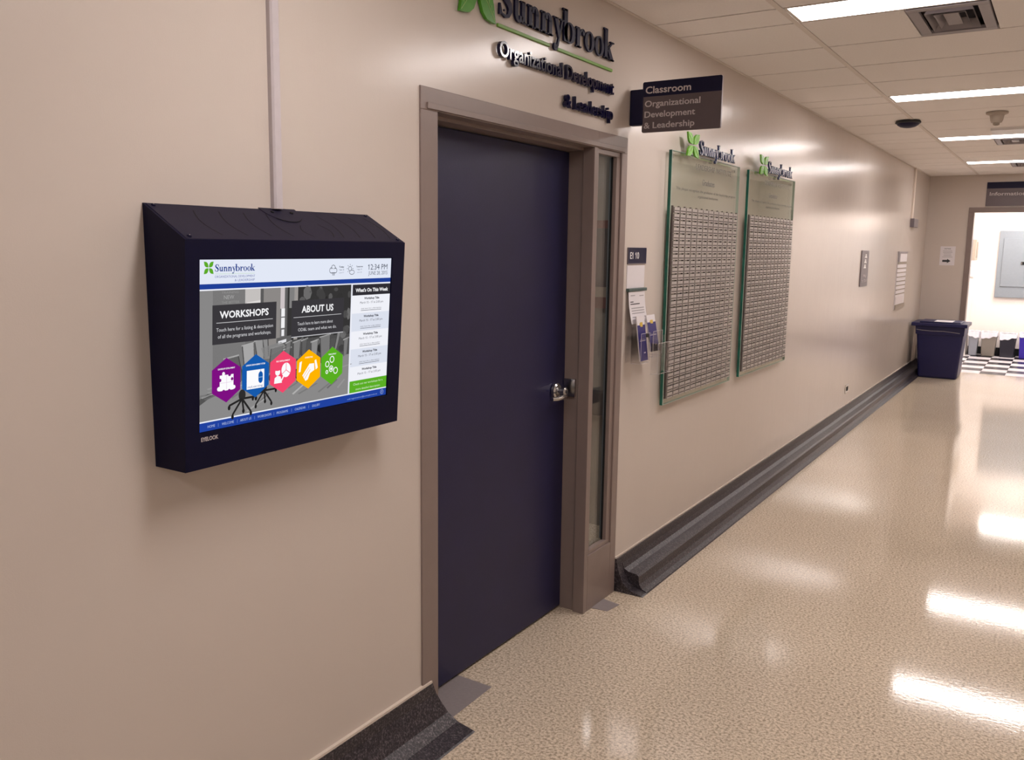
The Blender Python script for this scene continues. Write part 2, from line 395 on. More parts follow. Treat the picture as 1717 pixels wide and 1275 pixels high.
# checkered tiles of the room beyond the doorway: each a part of the floor
TP = .315
protos = {}
for i in range(-1, 7):
    for j in range(9):
        x0, y0 = .19 + i*TP, YF + .1 + j*TP
        k = 'tile_b' if (i + j) % 2 == 0 else 'tile_w'
        if k not in protos:
            t = B(); t.box((0.001, 0.001, -.1), (TP-.001, TP-.001, 0), m_[k])
            o = t.build('floor_tile', floor); o.location = (x0, y0, 0); protos[k] = o
        else: copy_at(protos[k], floor, (x0, y0, 0))
for nm, pts in (('floor_patch', [(-.14,2.34),(.035,2.335),(.03,2.61),(-.14,2.612)]), ('floor_patch', [(.0,3.49),(.085,3.50),(.10,3.60),(.0,3.62)])):
    t = B(); t.poly(pts, m_['patch'], 0.0, .0025); o = t.build(nm, floor); o['label'] = 'grey vinyl repair patch'

# ceiling: grid, boards one by one
RX = [0.0, .585, 1.83, XR]
ROWY = []
y = 3.97 - 2.55*3
while y < YF:
    ROWY += [(y, y+.285, True)]
    for k in range(4): ROWY.append((y+.285+.56625*k, y+.285+.56625*(k+1), False))
    y += 2.55
ROWY = [(a, min(c, YF), L) for a, c, L in ROWY if a < YF-.05 and c > YB]
ceil = B(); ceil.box((-.2, YB-.2, ZC+.1), (XR+.2, YF+.15, ZC+.15), m_['plenum_shade'])
ceil = struct(ceil.build('ceiling'))
grid = B()
for x in RX[1:3]: grid.box((x, YB, ZC), (x+.026, YF, ZC+.02), m_['tbar'])
grid.box((0, YB, ZC), (.016, YF, ZC+.02), m_['tbar']); grid.box((XR-.016, YB, ZC), (XR, YF, ZC+.02), m_['tbar'])
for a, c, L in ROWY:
    for i in range(3): grid.box((RX[i]+.016, a-.012, ZC+.022), (RX[i+1], a+.012, ZC+.03), m_['plenum_shade'])  # crossbars coloured dark to paint the shade in the board joints
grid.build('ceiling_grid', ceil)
VENTS = [(1.06, 4.262), (1.06, 9.362), (1.06, 11.93)]
seam = B()
LIGHTS = []
for a, c, L in ROWY:
    for i in range(3):
        x0 = RX[i] + (.026 if i else .016); x1 = RX[i+1]
        if L and i == 1 : LIGHTS.append((x0, a, x1, c)); continue
        spans = [(x0, x1)]
        if i == 1:
            for vx, vy in VENTS:
                if abs(a - vy) < .06: spans = [(x0, vx-.006), (vx+.326, x1)]
        for s0, s1 in spans:
            t = B(); t.box((0, 0, 0), (s1-s0-.004, c-a-.014, .018), m_['tile'])
            o = t.build('ceiling_tile', ceil, at=None); o.location = (s0+.002, a+.007, ZC+.0025)
def troffer(x0, y0, x1, y1, lab):
    t = thing('ceiling_light', ((x0+x1)/2, (y0+y1)/2, ZC), lab, 'ceiling light', 'troffer lights along the corridor')
    f = B(); f.box((x0+.004, y0+.006, ZC+.002), (x1-.004, y0+.018, ZC+.06), m_['tbar']); f.box((x0+.004, y1-.018, ZC+.002), (x1-.004, y1-.006, ZC+.06), m_['tbar'])
    f.box((x0+.004, y0+.018, ZC+.002), (x0+.016, y1-.018, ZC+.06), m_['tbar']); f.box((x1-.016, y0+.018, ZC+.002), (x1-.004, y1-.018, ZC+.06), m_['tbar'])
    f.build('light_frame', t)
    g = B(); g.box((x0+.016, y0+.018, ZC+.004), (x1-.016, y1-.018, ZC+.012), m_['lamp']); g.build('diffuser', t)
names = {3.97: 'lit white troffer nearest in the photo, beside the first square vent', 6.52: 'second lit troffer from the camera, above the black dome camera', 9.07: 'third lit troffer from the camera, just past the smoke detector', 11.62: 'farthest lit troffer, next to the end wall of the corridor'}
for x0, y0, x1, y1 in LIGHTS:
    lab = next((v for k, v in names.items() if abs(k-y0) < .1), 'lit white troffer over the corridor behind the camera, %s' % ('nearest to it' if y0 > 1 else 'farthest from it' if y0 < -3 else 'second behind it'))
    troffer(x0, y0, x1, y1, lab)
VL = ['square grey ceiling vent beside the nearest troffer', 'square grey ceiling vent just beyond the third troffer', 'small far ceiling vent just beyond the farthest troffer']
for (vx, vy), lab in zip(VENTS, VL):
    t = thing('ceiling_vent', (vx+.16, vy+.27, ZC), lab, 'vent', 'ceiling vents')
    X0, Y0, X1, Y1 = vx, vy+.004, vx+.32, vy+.545
    f = B(); f.box((X0, Y0, ZC-.001), (X1, Y0+.05, ZC+.015), m_['vent']); f.box((X0, Y1-.05, ZC-.001), (X1, Y1, ZC+.015), m_['vent'])
    f.box((X0, Y0+.05, ZC-.001), (X0+.045, Y1-.05, ZC+.015), m_['vent']); f.box((X1-.045, Y0+.05, ZC-.001), (X1, Y1-.05, ZC+.015), m_['vent'])
    f.build('vent_frame', t, bevel=.002)
    f = B(); f.box((X0+.045, Y0+.05, ZC+.05), (X1-.045, Y1-.05, ZC+.06), m_['ventdark']); f.build('vent_throat', t)
    for k in range(3):
        d = .062 + k*.034
        f = B(); x0, y0, x1, y1 = X0+d, Y0+d+.03, X1-d, Y1-d-.03
        z = ZC-.012+k*.004
        e = .022; zo, zi = ZC+.034, ZC-.004
        if k == 2: f.box((x0, y0, ZC+.004), (x1, y1, ZC+.010), m_['vent'])
        else:
            O = [(x0,y0),(x1,y0),(x1,y1),(x0,y1)]; I = [(x0+e,y0+e),(x1-e,y0+e),(x1-e,y1-e),(x0+e,y1-e)]
            O, I = I, O
            f.add([(p[0],p[1],zo) for p in O]+[(p[0],p[1],zi) for p in I]+[(p[0],p[1],zo+.002) for p in O]+[(p[0],p[1],zi+.002) for p in I],
                  [(i,(i+1)%4,4+(i+1)%4,4+i) for i in range(4)]+[(8+i,12+i,12+(i+1)%4,8+(i+1)%4) for i in range(4)]+[(4+i,4+(i+1)%4,12+(i+1)%4,12+i) for i in range(4)]+[(i,8+i,8+(i+1)%4,(i+1)%4) for i in range(4)], m_['vent'])
        f.build('vent_cone', t)
# trims: terrazzo cove bases and paint line
cove = [(0,.0),(0,.166),(.014,.166),(.017,.125),(.03,.09),(.05,.05),(.085,.02),(.15,.004),(.156,0)]
ledge = [(0,.0),(0,.166),(.014,.166),(.017,.13),(.028,.104),(.05,.092),(.098,.086),(.108,.076),(.108,.056),(.112,.036),(.128,.016),(.152,.006),(.156,0)]
t = B(); t.sweep(cove, YB, 2.32, m_['terrazzo'], 0, -.35); o = struct(t.build('baseboard_left'), 'dark terrazzo cove base below the touch screen')
t = B(); t.sweep(cove, 3.742, 3.80, m_['terrazzo']); t.sweep(ledge, 3.80, YF, m_['terrazzo']); struct(t.build('baseboard_left_far'), 'dark stepped terrazzo base running to the far corner')
t = B(); t.box((0, YB, .166), (.012, 2.262, .174), m_['caulk']); t.box((0, 3.745, .166), (.006, YF, .174), m_['caulk']); struct(t.build('trim_1'), 'thin cream caulk line above the terrazzo base')
t = B(); t.box((0, YF-.012, 0), (.512, YF, .16), m_['terrazzo']); struct(t.build('baseboard_far'))
t = B(); t.box((XR-.02, YB, 0), (XR, YF, .166), m_['terrazzo']); struct(t.build('baseboard_right'))

# ------------------------------------------------------------------ classroom door with sidelight
d = thing('door_1', (0, 2.95, 0), None, None); d['kind'] = 'structure'; d['label'] = 'navy classroom door in a taupe frame with a narrow sidelight'
fr = m_['frame']
MY0, MY1 = 3.407, 3.442          # mullion
FX = .006
f = B()
f.box((-.05, FY0, 0), (FX, 2.304, 2.115), fr); f.box((-.16, FY0, 0), (-.05, 2.33, 2.103), fr)
f.box((-.05, FY0, 2.115), (FX, MY1, FZ), fr); f.box((-.16, FY0, 2.103), (-.05, MY1, FZ), fr)
f.box((-.05, MY1, 2.115), (FX, FY1, FZ), fr)
f.box((-.05, MY0, 0), (FX, MY1, 2.115), fr); f.box((-.16, MY0+.014, 0), (-.05, MY1, 2.103), fr)
f.box((-.045, 3.677, 0), (FX, FY1, 2.115), fr)
f.box((-.05, MY1, 0), (FX, 3.677, .272), fr)
f.build('door_frame', d, bevel=.002)
f = B()   # raised beads round head and sidelight
f.box((FX, 2.245, 2.119), (FX+.006, 3.70, 2.139), fr)
f.box((-.028, MY1, 2.094), (-.002, 3.677, 2.115), fr); f.box((-.028, MY1, .272), (-.002, 3.677, .292), fr)
f.box((-.028, MY1, .292), (-.002, 3.462, 2.094), fr); f.box((-.028, 3.640, .292), (-.002, 3.677, 2.094), fr)
f.build('frame_bead', d, bevel=.0015)
f = B(); f.box((-.033, MY1, .272), (-.028, 3.677, 2.115), m_['pane']); f.build('sidelight_glass', d)
f = B(); f.box((-.045, 3.655, .29), (-.0335, 3.677, 2.10), m_['panelgrey']); f.box((-.0275, 3.634, .292), (-.020, 3.6395, 2.094), m_['slot'])
f.build('glazing_stop', d)
f = B(); f.box((-.165, 2.336, .012), (-.125, 3.42, 2.099), m_['door']); f.build('door_leaf', d, bevel=.003)
h = B(wall_frame(-.125, 3.325, 1.055))
h.lathe([(.030,0),(.034,.004),(.034,.016),(.028,.022),(.016,.024),(.016,.040)], m_['steel'], n=28)
h.lathe([(.017,.036),(.020,.040),(.020,.058),(.012,.064)], m_['steel'], n=24)
h.lathe([(.0065,.064),(.0065,.067)], m_['ink'], n=12)
hd = h.build('door_handle', d, smooth=True)
h = B(wall_frame(-.125, 3.325, 1.055))
h.tube([(0,-.012,.050),(0,-.020,.056),(-.03,-.022,.060),(-.075,-.022,.060),(-.108,-.020,.052)], [.010,.011,.0105,.010,.009], m_['steel'], n=12)
o = h.build('lever', hd, smooth=True)
# strike lip on the frame
h = B(); h.box((-.122, 3.405, 1.02), (-.065, 3.4195, 1.10), m_['steel']); h.build('strike_plate', d)

# classroom seen through the sidelight
t = B(); t.box((-2.6, 4.62, 0), (-.2, 4.72, 2.8), m_['interior']); t.box((-2.7, 1.6, 0), (-2.6, 4.72, 2.8), m_['interior']); t.box((-2.6, 1.6, 0), (-.2, 1.7, 2.8), m_['interior'])
struct(t.build('wall_classroom'))
t = B(); t.box((-2.7, 1.6, 2.8), (-.2, 4.72, 2.85), m_['interior']); struct(t.build('ceiling_classroom'))
t = B(); t.box((-1.8, 2.6, 2.785), (-.9, 3.6, 2.80), m_['classfill']); tag(t.build('classroom_fill_light'), 'dim ceiling panel inside the classroom behind the navy door', 'ceiling light')  # added lamp out of view, lifts what shows through the sidelight
t = thing('notice_board', (-.8, 4.62, 1.3), 'charcoal board with muted red rails seen through the sidelight', 'notice board')
t1 = B(); t1.box((-1.3, 4.60, 1.46), (-.25, 4.62, 1.80), m_['charcoal']); t1.build('board', t)
t1 = B(); t1.box((-1.3, 4.59, 1.80), (-.25, 4.62, 1.845), m_['red']); t1.box((-1.3, 4.59, 1.335), (-.25, 4.62, 1.40), m_['red']); t1.build('rail', t)
t1 = B(); t1.box((-1.3, 4.605, 1.40), (-.25, 4.62, 1.46), m_['tan']); t1.build('ledge', t)
t = B(); t.box((-1.3, 4.55, .70), (-.25, 4.62, .84), m_['charcoal']); tag(t.build('wall_rail', bevel=.004), 'dark rail low on the classroom wall seen through the sidelight', 'rail')

# ------------------------------------------------------------------ touch screen kiosk
ky0, ky1 = 1.222, 1.966; kz0, kz1, kzt = 1.168, 1.696, 1.777
S_ = .035/.527
face_x = lambda z: .145 - (1.696 - z)*S_
kx0 = face_x(kz0)
k = thing('touch_screen_kiosk', (0, (ky0+ky1)/2, kz0), 'black wall-mounted touch screen kiosk with sloping slotted top, screen lit', 'touch screen')
f = B(); P = [(0.001,kz0),(0.001,kzt),(.145,kz1),(kx0,kz0)]
sy0, sy1, sz0, sz1 = 1.262, 1.913, 1.256, 1.652
vs = [(x,ky0,z) for x,z in P] + [(x,ky1,z) for x,z in P]
f.add(vs, [(0,1,2,3),(4,7,6,5),(0,4,5,1),(1,5,6,2),(0,3,7,4)], m_['black'])
# front bezel: four quads round the screen opening, and the recess
fx = face_x
def fp(y, z, dx=0.0): return (fx(z)-dx, y, z)
ring_o = [fp(ky0,kz0), fp(ky1,kz0), fp(ky1,kz1), fp(ky0,kz1)]
ring_i = [fp(sy0-.002,sz0-.002), fp(sy1+.002,sz0-.002), fp(sy1+.002,sz1+.002), fp(sy0-.002,sz1+.002)]
ring_d = [fp(sy0-.002,sz0-.002,.006), fp(sy1+.002,sz0-.002,.006), fp(sy1+.002,sz1+.002,.006), fp(sy0-.002,sz1+.002,.006)]
f.add(ring_o+ring_i, [(i,(i+1)%4,4+(i+1)%4,4+i) for i in range(4)], m_['black'])
f.add(ring_i+ring_d, [(i,(i+1)%4,4+(i+1)%4,4+i) for i in range(4)], m_['black'])
f.build('housing', k, bevel=0)
# seam of the folded top and side lips
f = B(); f.T = Matrix.Identity(4)
sl = Vector((.145-.001, 0, kz1-kzt)).normalized(); nrm = Vector((-sl.z, 0, sl.x)).normalized()
TOP = Matrix(((0, sl.x, nrm.x, .001), (1, 0, 0, ky0), (0, sl.z, nrm.z, kzt), (0,0,0,1)))   # local X along y, local Y down the slope, local Z out
Lt = math.hypot(.144, kz1-kzt); Wt = ky1-ky0
f = B(TOP); f.box((.006, .004, -.001), (Wt-.006, Lt-.002, .0012), m_['blacktop']); f.build('top_cover', k, bevel=.0008)
slots = [(.115,0),(.188,0),(.262,0),(.334,0),(.405,1),(.475,2),(.512,0),(.575,0),(.637,0),(.700,0)]
NS = 10
for i, (u, kind) in enumerate(slots):
    side = 1 if i < 5 else -1
    A = []; Bq = []
    v0, v1 = (.028, Lt-.022) if kind == 0 else ((.085, Lt-.022) if kind == 1 else (.075, Lt-.022))
    for q in range(9):
        s = q/8; v = v0+(v1-v0)*s
        bow = .016*math.sin(math.pi*s)*side
        uu = u - .028*side*0 - bow*1.0 + .0*s
        A.append((uu-.0017, v)); Bq.append((uu+.0017, v))
    g = B(TOP); g.strip(A, Bq, m_['slot'], .0009, .0014); g.build('vent_slot', k)
for u, v in ((.02,.012),(.02,Lt-.014),(Wt-.02,.012),(Wt-.02,Lt-.014)):
    g = B(TOP); g.lathe([(.0055,0),(.0055,.002),(.003,.0034)], m_['black'], (u, v, .001), 14); g.lathe([(.0014,.0034),(.001,.0040)], m_['steel'], (u, v, .001), 8); g.build('screw', k, smooth=True)
g = B(TOP); ua = []
for q in range(13):
    a = math.pi*q/12; ua.append((.395+.062*math.cos(a), .006+.062*math.sin(a)))
g.poly([(.457,-.004),(.333,-.004)]+ua[::-1], m_['blacktop'], .0012, .0026)
g.strip([(p[0],p[1]) for p in ua[3:10]], [(.395+(p[0]-.395)*1.03, .006+(p[1]-.006)*1.03) for p in ua[3:10]], m_['slot'], .0012, .0030)
for sx in (.362, .428): g.lathe([(.005,0),(.005,.002),(.002,.003)], m_['slot'], (sx, .020, .0026), 10)
g.build('cable_plate', k)

ux = Vector((0,1,0)); uy = Vector((S_,0,1)).normalized(); uz = Vector((1,0,-S_)).normalized()
SO = Vector((face_x(sz1)-.004, sy0, sz1))
SC = Matrix(((ux.x,uy.x,uz.x,SO.x),(ux.y,uy.y,uz.y,SO.y),(ux.z,uy.z,uz.z,SO.z),(0,0,0,1)))
KX, KY = .651/1600, .397/975
class UI(B):
    def __init__(s, lvl=1): super().__init__(SC); s.l = lvl*.00012
    def p(s, pts, c, dl=0): s.poly([(x*KX, -y*KY) for x, y in pts], scr(*c), s.l+dl*.00012); return s
    def r(s, x0, y0, x1, y1, c, dl=0): return s.p([(x0,y0),(x1,y0),(x1,y1),(x0,y1)], c, dl)
    def t(s, sx, x0, x1, base, cap, c, dl=1, bold=0.0): put_text(s, sx, x0*KX, x1*KX, -base*KY, cap*KY, scr(*c), s.l+dl*.00012, None, bold, 2); return s
    def e(s, cx, cy, rx, ry, c, dl=1, n=20): return s.p([(cx+rx*math.cos(2*math.pi*i/n), cy+ry*math.sin(2*math.pi*i/n)) for i in range(n)], c, dl)
    def ring(s, cx, cy, rx, ry, t, c, dl=1):
        A, I = ell(cx, cy, rx, ry, t, t, 0, 360, 18)
        s.strip([(x*KX,-y*KY) for x,y in A], [(x*KX,-y*KY) for x,y in I], scr(*c), s.l+dl*.00012); return s
    def ln(s, x0, y0, x1, y1, w, c, dl=1):
        d = Vector((x1-x0, y1-y0)).normalized(); n = Vector((-d.y, d.x))*w/2
        return s.p([(x0+n.x,y0+n.y),(x1+n.x,y1+n.y),(x1-n.x,y1-n.y),(x0-n.x,y0-n.y)], c, dl)
WH = (238,240,250)
sc = B(SC); sc.rect(0, -975*KY, 1600*KX, 0, scr(236,238,248), 0); sc = sc.build('screen', k)
u = UI(); u.r(0,0,1600,135,(226,232,246)).r(0,135,1600,164,(31,63,152))
for kx in (-1,1):
    for ky in (-1,1): u.p([(62+kx*33*a, 45+ky*34*c) for a, c in LEAF], (92,170,40), 1)
put_word(u, 104*KX, 387*KX, -66*KY, 25.5*KY, scr(40,66,140), u.l+.00012)
u.r(106,79,385,81,(190,220,180),1)
u.t('ORGANIZATIONAL DEVELOPMENT',103,389,102,13,(105,115,170)).t('& LEADERSHIP',241,387,124,13,(105,115,170))
cl = (45,48,60)
for cx, cy, r in ((1015,75,18),(1032,60,20),(1050,76,17)): u.ring(cx, cy, r, r*1.05, 3.4, cl, 1)
u.r(1014,66,1052,88,(226,232,246),2).ln(1008,91,1056,91,3.4,cl,2)
for x in (1024,1032,1040): u.ln(x,88,x+3,108,3.2,cl,3)
u.ring(1188,66,16,16,3.4,cl,1)
for a in range(8): u.ln(1188+22*math.cos(a*.785),66+22*math.sin(a*.785),1188+31*math.cos(a*.785),66+31*math.sin(a*.785),3,cl,1)
u.e(1206,90,26,16,(226,232,246),2).ring(1206,90,25,16,3.4,cl,3)
u.t('Today',1085,1131,58,10,cl,1,.03).t('High 26',1086,1132,76,8,(90,95,110)).t('Low 17',1087,1130,95,8,(120,125,140))
u.t('Tomorrow',1247,1312,58,10,cl,1,.03).t('High 27',1256,1304,76,8,(90,95,110)).t('Low 18',1258,1302,95,8,(120,125,140))
u.t('12:34 PM',1371,1562,76,36,(60,66,84)).t('JUNE 28, 2015',1369,1564,111,25,(90,96,112))
u.build('header_bar', sc)
# the black and white picture of a meeting room with swivel chairs
u = UI(); g_ = lambda v: (v, v-1, v-1)
u.r(0,172,1208,916,g_(112))
u.p([(0,172),(320,172),(322,640),(0,800)], g_(124)).r(0,172,90,760,g_(136),1)
u.p([(0,800),(322,640),(1208,640),(1208,916),(0,916)], g_(138),1)
u.p([(0,785),(322,632),(322,655),(0,820)], g_(84),2)
for i in range(26):
    x = random.uniform(0,1150); y = random.uniform(720,905); v = random.choice((108,122,150,162,176))
    L = random.uniform(60,160); dy = (y-700)*.25
    u.p([(x,y),(x+L,y-dy-10),(x+L+14,y-dy-6),(x+12,y+8)], g_(v), 2)
u.r(318,172,432,330,(196,192,190),1).r(432,172,456,600,g_(92),1).r(456,172,588,600,(140,136,134),1).r(588,172,622,300,(205,196,198),1).r(596,300,625,420,(240,240,242),1).r(600,430,622,470,(235,235,238),1)
u.r(596,350,625,356,g_(90),2).r(625,172,645,560,g_(98),1)
u.r(645,172,1208,520,g_(54),1).r(645,500,1208,640,g_(84),1).r(660,172,720,300,g_(128),2).r(700,172,730,500,(160,155,152),2)
for i in range(60):
    x = random.uniform(740,1190); y = random.uniform(180,640); r = random.uniform(8,38); v = random.choice((44,52,66,78,92,108))
    u.e(x, y, min(r, 1204-x), r*random.uniform(.5,1.3), g_(v), 2, 7)
u.p([(330,250),(432,240),(432,262),(330,262)], (222,218,216), 2)
u.t('TRAINING',150,270,192,12,g_(146),2).t('NEW',166,238,224,22,g_(168),2).t('THE BETTER',150,276,250,14,g_(146),2)
u.p([(560,480),(680,470),(680,560),(560,575)], g_(98), 2).p([(575,500),(640,490),(640,508),(575,520)], (226,226,230), 3)
def chair_back(x, y, w_, h_, v, lean=0.0):
    u.p([(x,y),(x+w_,y-14),(x+w_+lean,y+h_-10),(x+lean+14,y+h_)], g_(v), 3)
    u.ln(x-6,y,x+w_+6,y-14,9,g_(172),3).ln(x,y,x+lean+14,y+h_,8,g_(70),3).ln(x+w_,y-14,x+w_+lean,y+h_-10,8,g_(76),3)
chair_back(300,505,84,190,168,10); chair_back(392,486,60,120,150,10); chair_back(452,482,40,110,140,8)
chair_back(170,570,100,150,98,40); chair_back(520,540,96,150,112,-30)
for qx, qy, qw, qv in ((700,520,60,128),(770,515,46,96),(852,530,60,140),(610,560,70,110),(1150,540,44,122)): chair_back(qx, qy, qw, 110, qv, -12)
star_shadow = [(240,700),(380,690),(560,720),(760,720),(880,700)]
for qx, qy in star_shadow: u.e(qx, qy, 60, 34, g_(74), 2, 12)
chair_back(930,505,90,170,120,0); chair_back(640,520,40,150,120,-20); chair_back(1090,470,34,160,132,-50)
u.p([(440,530),(600,505),(640,540),(470,600)], g_(132), 3)
def star_base(cx, cy, s, v=38):
    u.e(cx, cy-30*s, 26*s, 34*s, g_(v+8), 4)
    for dx, dy in ((-95,22),(-70,80),(10,56),(66,78),(104,-8)):
        u.ln(cx,cy-8*s,cx+dx*s,cy+dy*s,13*s,g_(v),4).e(cx+dx*s,cy+dy*s+12*s,10*s,15*s,g_(v-6),5,10)
star_base(302,828,1.0); star_base(468,800,.9); star_base(690,700,.7); star_base(1010,690,.6,52); star_base(800,640,.5,56)
u.r(1204,172,1218,916,(236,238,248),5)
ph = u.build('background_picture', sc)
def tile(x0, y0, x1, y1, head, hx0, hx1, hb, cap, lines, lb):
    u = UI(8); u.r(x0-2,y0,x1,y1,(58,56,60)); u.t(head,hx0,hx1,hb,cap,(246,246,248),1,.025)
    u.r(lb[0],lb[2]-1.6,lb[1],lb[2]+1.6,(205,205,208),1)
    for s, a, c, bs in lines: u.t(s,a,c,bs,20,(214,214,218),1)
    return u
u = tile(88,255,555,480,'WORKSHOPS',136,494,331,40,[('Touch here for a listing & description',113,530,407),('of all the programs and workshops.',124,515,446)],(113,527,357)); o = u.build('workshops_button', sc); o['label'] = 'dark WORKSHOPS button'
u = tile(680,256,1138,484,'ABOUT US',762,1041,334,42,[('Touch here to learn more about',729,1039,413),('OD&L team and what we do.',735,1074,451)],(695,1116,362)); u.r(680,482,1138,487,(200,200,204),1); o = u.build('about_us_button', sc); o['label'] = 'dark ABOUT US button'
def hexa(x0, x1, top, bot, col, cap, cx0, cx1):
    u = UI(8); mid = (x0+x1)/2; s0 = top+64; s1 = bot-66
    u.p([(mid,top),(x1,s0),(x1,s1),(mid,bot),(x0,s1),(x0,s0)], col); u.t(cap,cx0,cx1,629,9,(250,250,252),1,.02)
    return u
W_ = (252,252,254)
u = hexa(84,287,562,826,(126,16,130),'LEADERSHIP DEVELOPMENT',125,246)
u.r(138,662,236,754,W_,1).e(165,655,10,12,W_,1).e(238,740,13,12,W_,1).e(134,740,14,13,W_,1).e(166,757,10,9,(126,16,130),2).e(206,757,10,9,(126,16,130),2).e(141,690,9,10,(126,16,130),2).e(226,690,9,10,(126,16,130),2).e(208,664,10,9,(126,16,130),2)
u.r(185,664,188,748,(226,200,228),2).r(141,706,234,708.5,(226,200,228),2)
o = u.build('hexagon_icon', sc); o['label'] = 'purple hexagon with jigsaw symbol'
u = hexa(299,503,562,826,(22,90,172),'LEARNING MANAGEMENT SYSTEM',328,472)
u.r(334,657,467,771,W_,1).e(439,692,17,22,(22,90,172),2).e(439,720,17,22,(22,90,172),2).r(422,690,456,722,(22,90,172),2).r(424,704,454,707,(160,200,235),3).ln(439,670,439,658,3,(22,90,172),2)
u.t('myLearning',342,455,763,13,(40,80,150),2)
o = u.build('hexagon_icon', sc); o['label'] = 'blue hexagon with computer mouse symbol'
u = hexa(513,723,562,828,(244,70,108),'SELF DEVELOPMENT',561,672)
u.e(642,685,38,46,W_,1).ln(642,685,642,640,4,(244,70,108),2).ln(642,685,610,707,4,(244,70,108),2).ln(642,685,674,707,4,(244,70,108),2)
u.e(574,692,20,22,W_,1).p([(546,762),(550,728),(572,714),(598,722),(610,762)],W_,1).ln(606,748,626,716,9,W_,1).e(574,676,22,8,(244,70,108),2)
o = u.build('hexagon_icon', sc); o['label'] = 'pink hexagon with presenter symbol'
u = hexa(731,936,574,830,(255,180,0),'CONSULTING',800,866)
u.p([(754,652),(774,644),(764,712),(748,714)],W_,1).p([(884,652),(898,644),(914,700),(896,712)],W_,1).p([(780,738),(840,668),(880,668),(884,712),(846,730),(828,768),(808,776)],W_,1).ln(786,748,838,690,4,(255,180,0),2).ln(800,762,848,704,4,(255,180,0),2)
o = u.build('hexagon_icon', sc); o['label'] = 'amber hexagon with handshake symbol'
u = hexa(944,1143,576,830,(88,174,32),'TEAM SUPPORT',1008,1080)
for cx, cy, r in ((1000,688,19),(1042,660,21),(1036,722,20),(998,740,12),(1078,738,21)): u.ring(cx,cy,r,r*1.1,6,W_,1)
u.e(1036,722,9,10,W_,2)
o = u.build('hexagon_icon', sc); o['label'] = 'green hexagon with linked rings symbol'
u = UI(2); u.r(1218,174,1600,247,(48,46,52)).t("What's On This Week",1249,1578,224,24,(246,246,248),1,.03)
for i in range(5):
    y0 = 247+122*i; y1 = min(y0+122, 834)
    u.r(1218,y0,1600,y1,((240,241,248),(220,225,238))[i%2])
    bs = 276+122.5*i
    u.t('Workshop Title',1336,1488,bs,15,(44,44,56),1,.035).t('March 15 - 17 at 2:00 pm',1296,1531,bs+29,15,(84,84,96))
    if i < 4: u.t('click here for a description',1306,1514,bs+67,9,(84,84,96)).r(1306,bs+74,1514,bs+77,(70,70,82),1)
u.r(1218,834,1600,916,(90,174,36)).t('Check out our workshops for a',1257,1558,866,15,(218,240,196)).t('more detailed description.',1283,1535,902,15,(218,240,196))
o = u.build('schedule_column', sc)
u = UI(2); u.r(0,916,1600,924,(236,240,250)).r(0,924,1600,975,(33,66,160))
for s, a, c in (('HOME',57,108),('WELCOME',156,243),('ABOUT US',289,373),('WORKSHOPS',421,530),('PROGRAMS',573,666),('CALENDAR',724,816),('GALLERY',873,944)): u.t(s,a,c,958,15,(176,192,228),1)
for x in (130,267,397,549,695,843): u.r(x,941,x+2.5,962,(120,142,205),1)
u.t('odl.registration@sunnybrook.ca',1202,1506,960,10,(150,172,222)).ring(1556,948,17,17,2.5,(176,192,228),1).t('?',1550,1562,956,16,(176,192,228),1)
u.build('menu_bar', sc)
lg = B(Matrix(((ux.x,uy.x,uz.x,face_x(1.237)+.0004),(ux.y,uy.y,uz.y,1.264),(ux.z,uy.z,uz.z,1.237),(0,0,0,1))))
put_text(lg, 'EYELOOK', 0, .048, -.003, .0095, m_['letter'], 0.0, .0004, .02); o = lg.build('maker_name', k)

# raceway above the kiosk
c_ = B(); c_.sweep([(0,0),(.014,0),(.018,.006),(.018,.022),(.014,.028),(0,.028)], 0, 1, m_['conduit'])
c_ = B(); pr = [(0,-.015),(.013,-.015),(.018,-.010),(.018,.010),(.013,.015),(0,.015)]
vs = [(x,1.612+y,1.779) for x,y in pr]+[(x,1.618+y,ZC) for x,y in pr]; n = 6
c_.add(vs, [(i,(i+1)%n,n+(i+1)%n,n+i) for i in range(n)]+[tuple(range(n))[::-1],tuple(range(n,2*n))], m_['conduit'])
tag(c_.build('cable_conduit'), 'grey-white vertical cable conduit rising from the touch screen', 'conduit')

# ------------------------------------------------------------------ raised wall logo above the door
LG = thing('wall_logo', (0, 3.1, 2.24), 'raised green and navy logo lettering above the door, reading Sunnybrook', 'wall lettering')
WF = wall_frame(0)
for ch, (a, c) in zip(WORD, LX):
    g = B(WF); put_glyph(g, ch, 2.648+a*.903, 2.648+c*.903, 2.490, .0765, m_['navy'], .005, .013); g.box((2.648+(a+c)/2*.903-.003, 2.51, 0), (2.648+(a+c)/2*.903+.003, 2.516, .005), m_['navy']); g.build('letter', LG)
for kx, ky in ((-1,-1),(1,-1),(-1,1),(1,1)):
    g = B(WF); L = leaf_pts(2.516, 2.565, .105, .115, kx, ky); g.poly(L, m_['leaf'], .004, .016)
    for q in range(1, 6):
        s = q/6; cx, cy = 2.516+kx*.105*(.2+.7*s), 2.565+ky*.115*(.2+.7*s)
        g.poly([(cx,cy),(cx+kx*.004,cy-ky*.022*(1-s*.4)),(cx+kx*.0065,cy-ky*.022*(1-s*.4))], m_['vein'], .016, .0168)
    g.strip([(2.516+kx*.105*(.15+.8*q/6)-.0011, 2.565+ky*.115*(.15+.8*q/6)) for q in range(7)], [(2.516+kx*.105*(.15+.8*q/6)+.0011, 2.565+ky*.115*(.15+.8*q/6)) for q in range(7)], m_['vein'], .016, .0168)
    o = g.build('leaf', LG)
g = B(WF); g.box((2.646, 2.449, 0), (3.008, 2.461, .008), m_['gline']); g.build('underline', LG, bevel=.002)
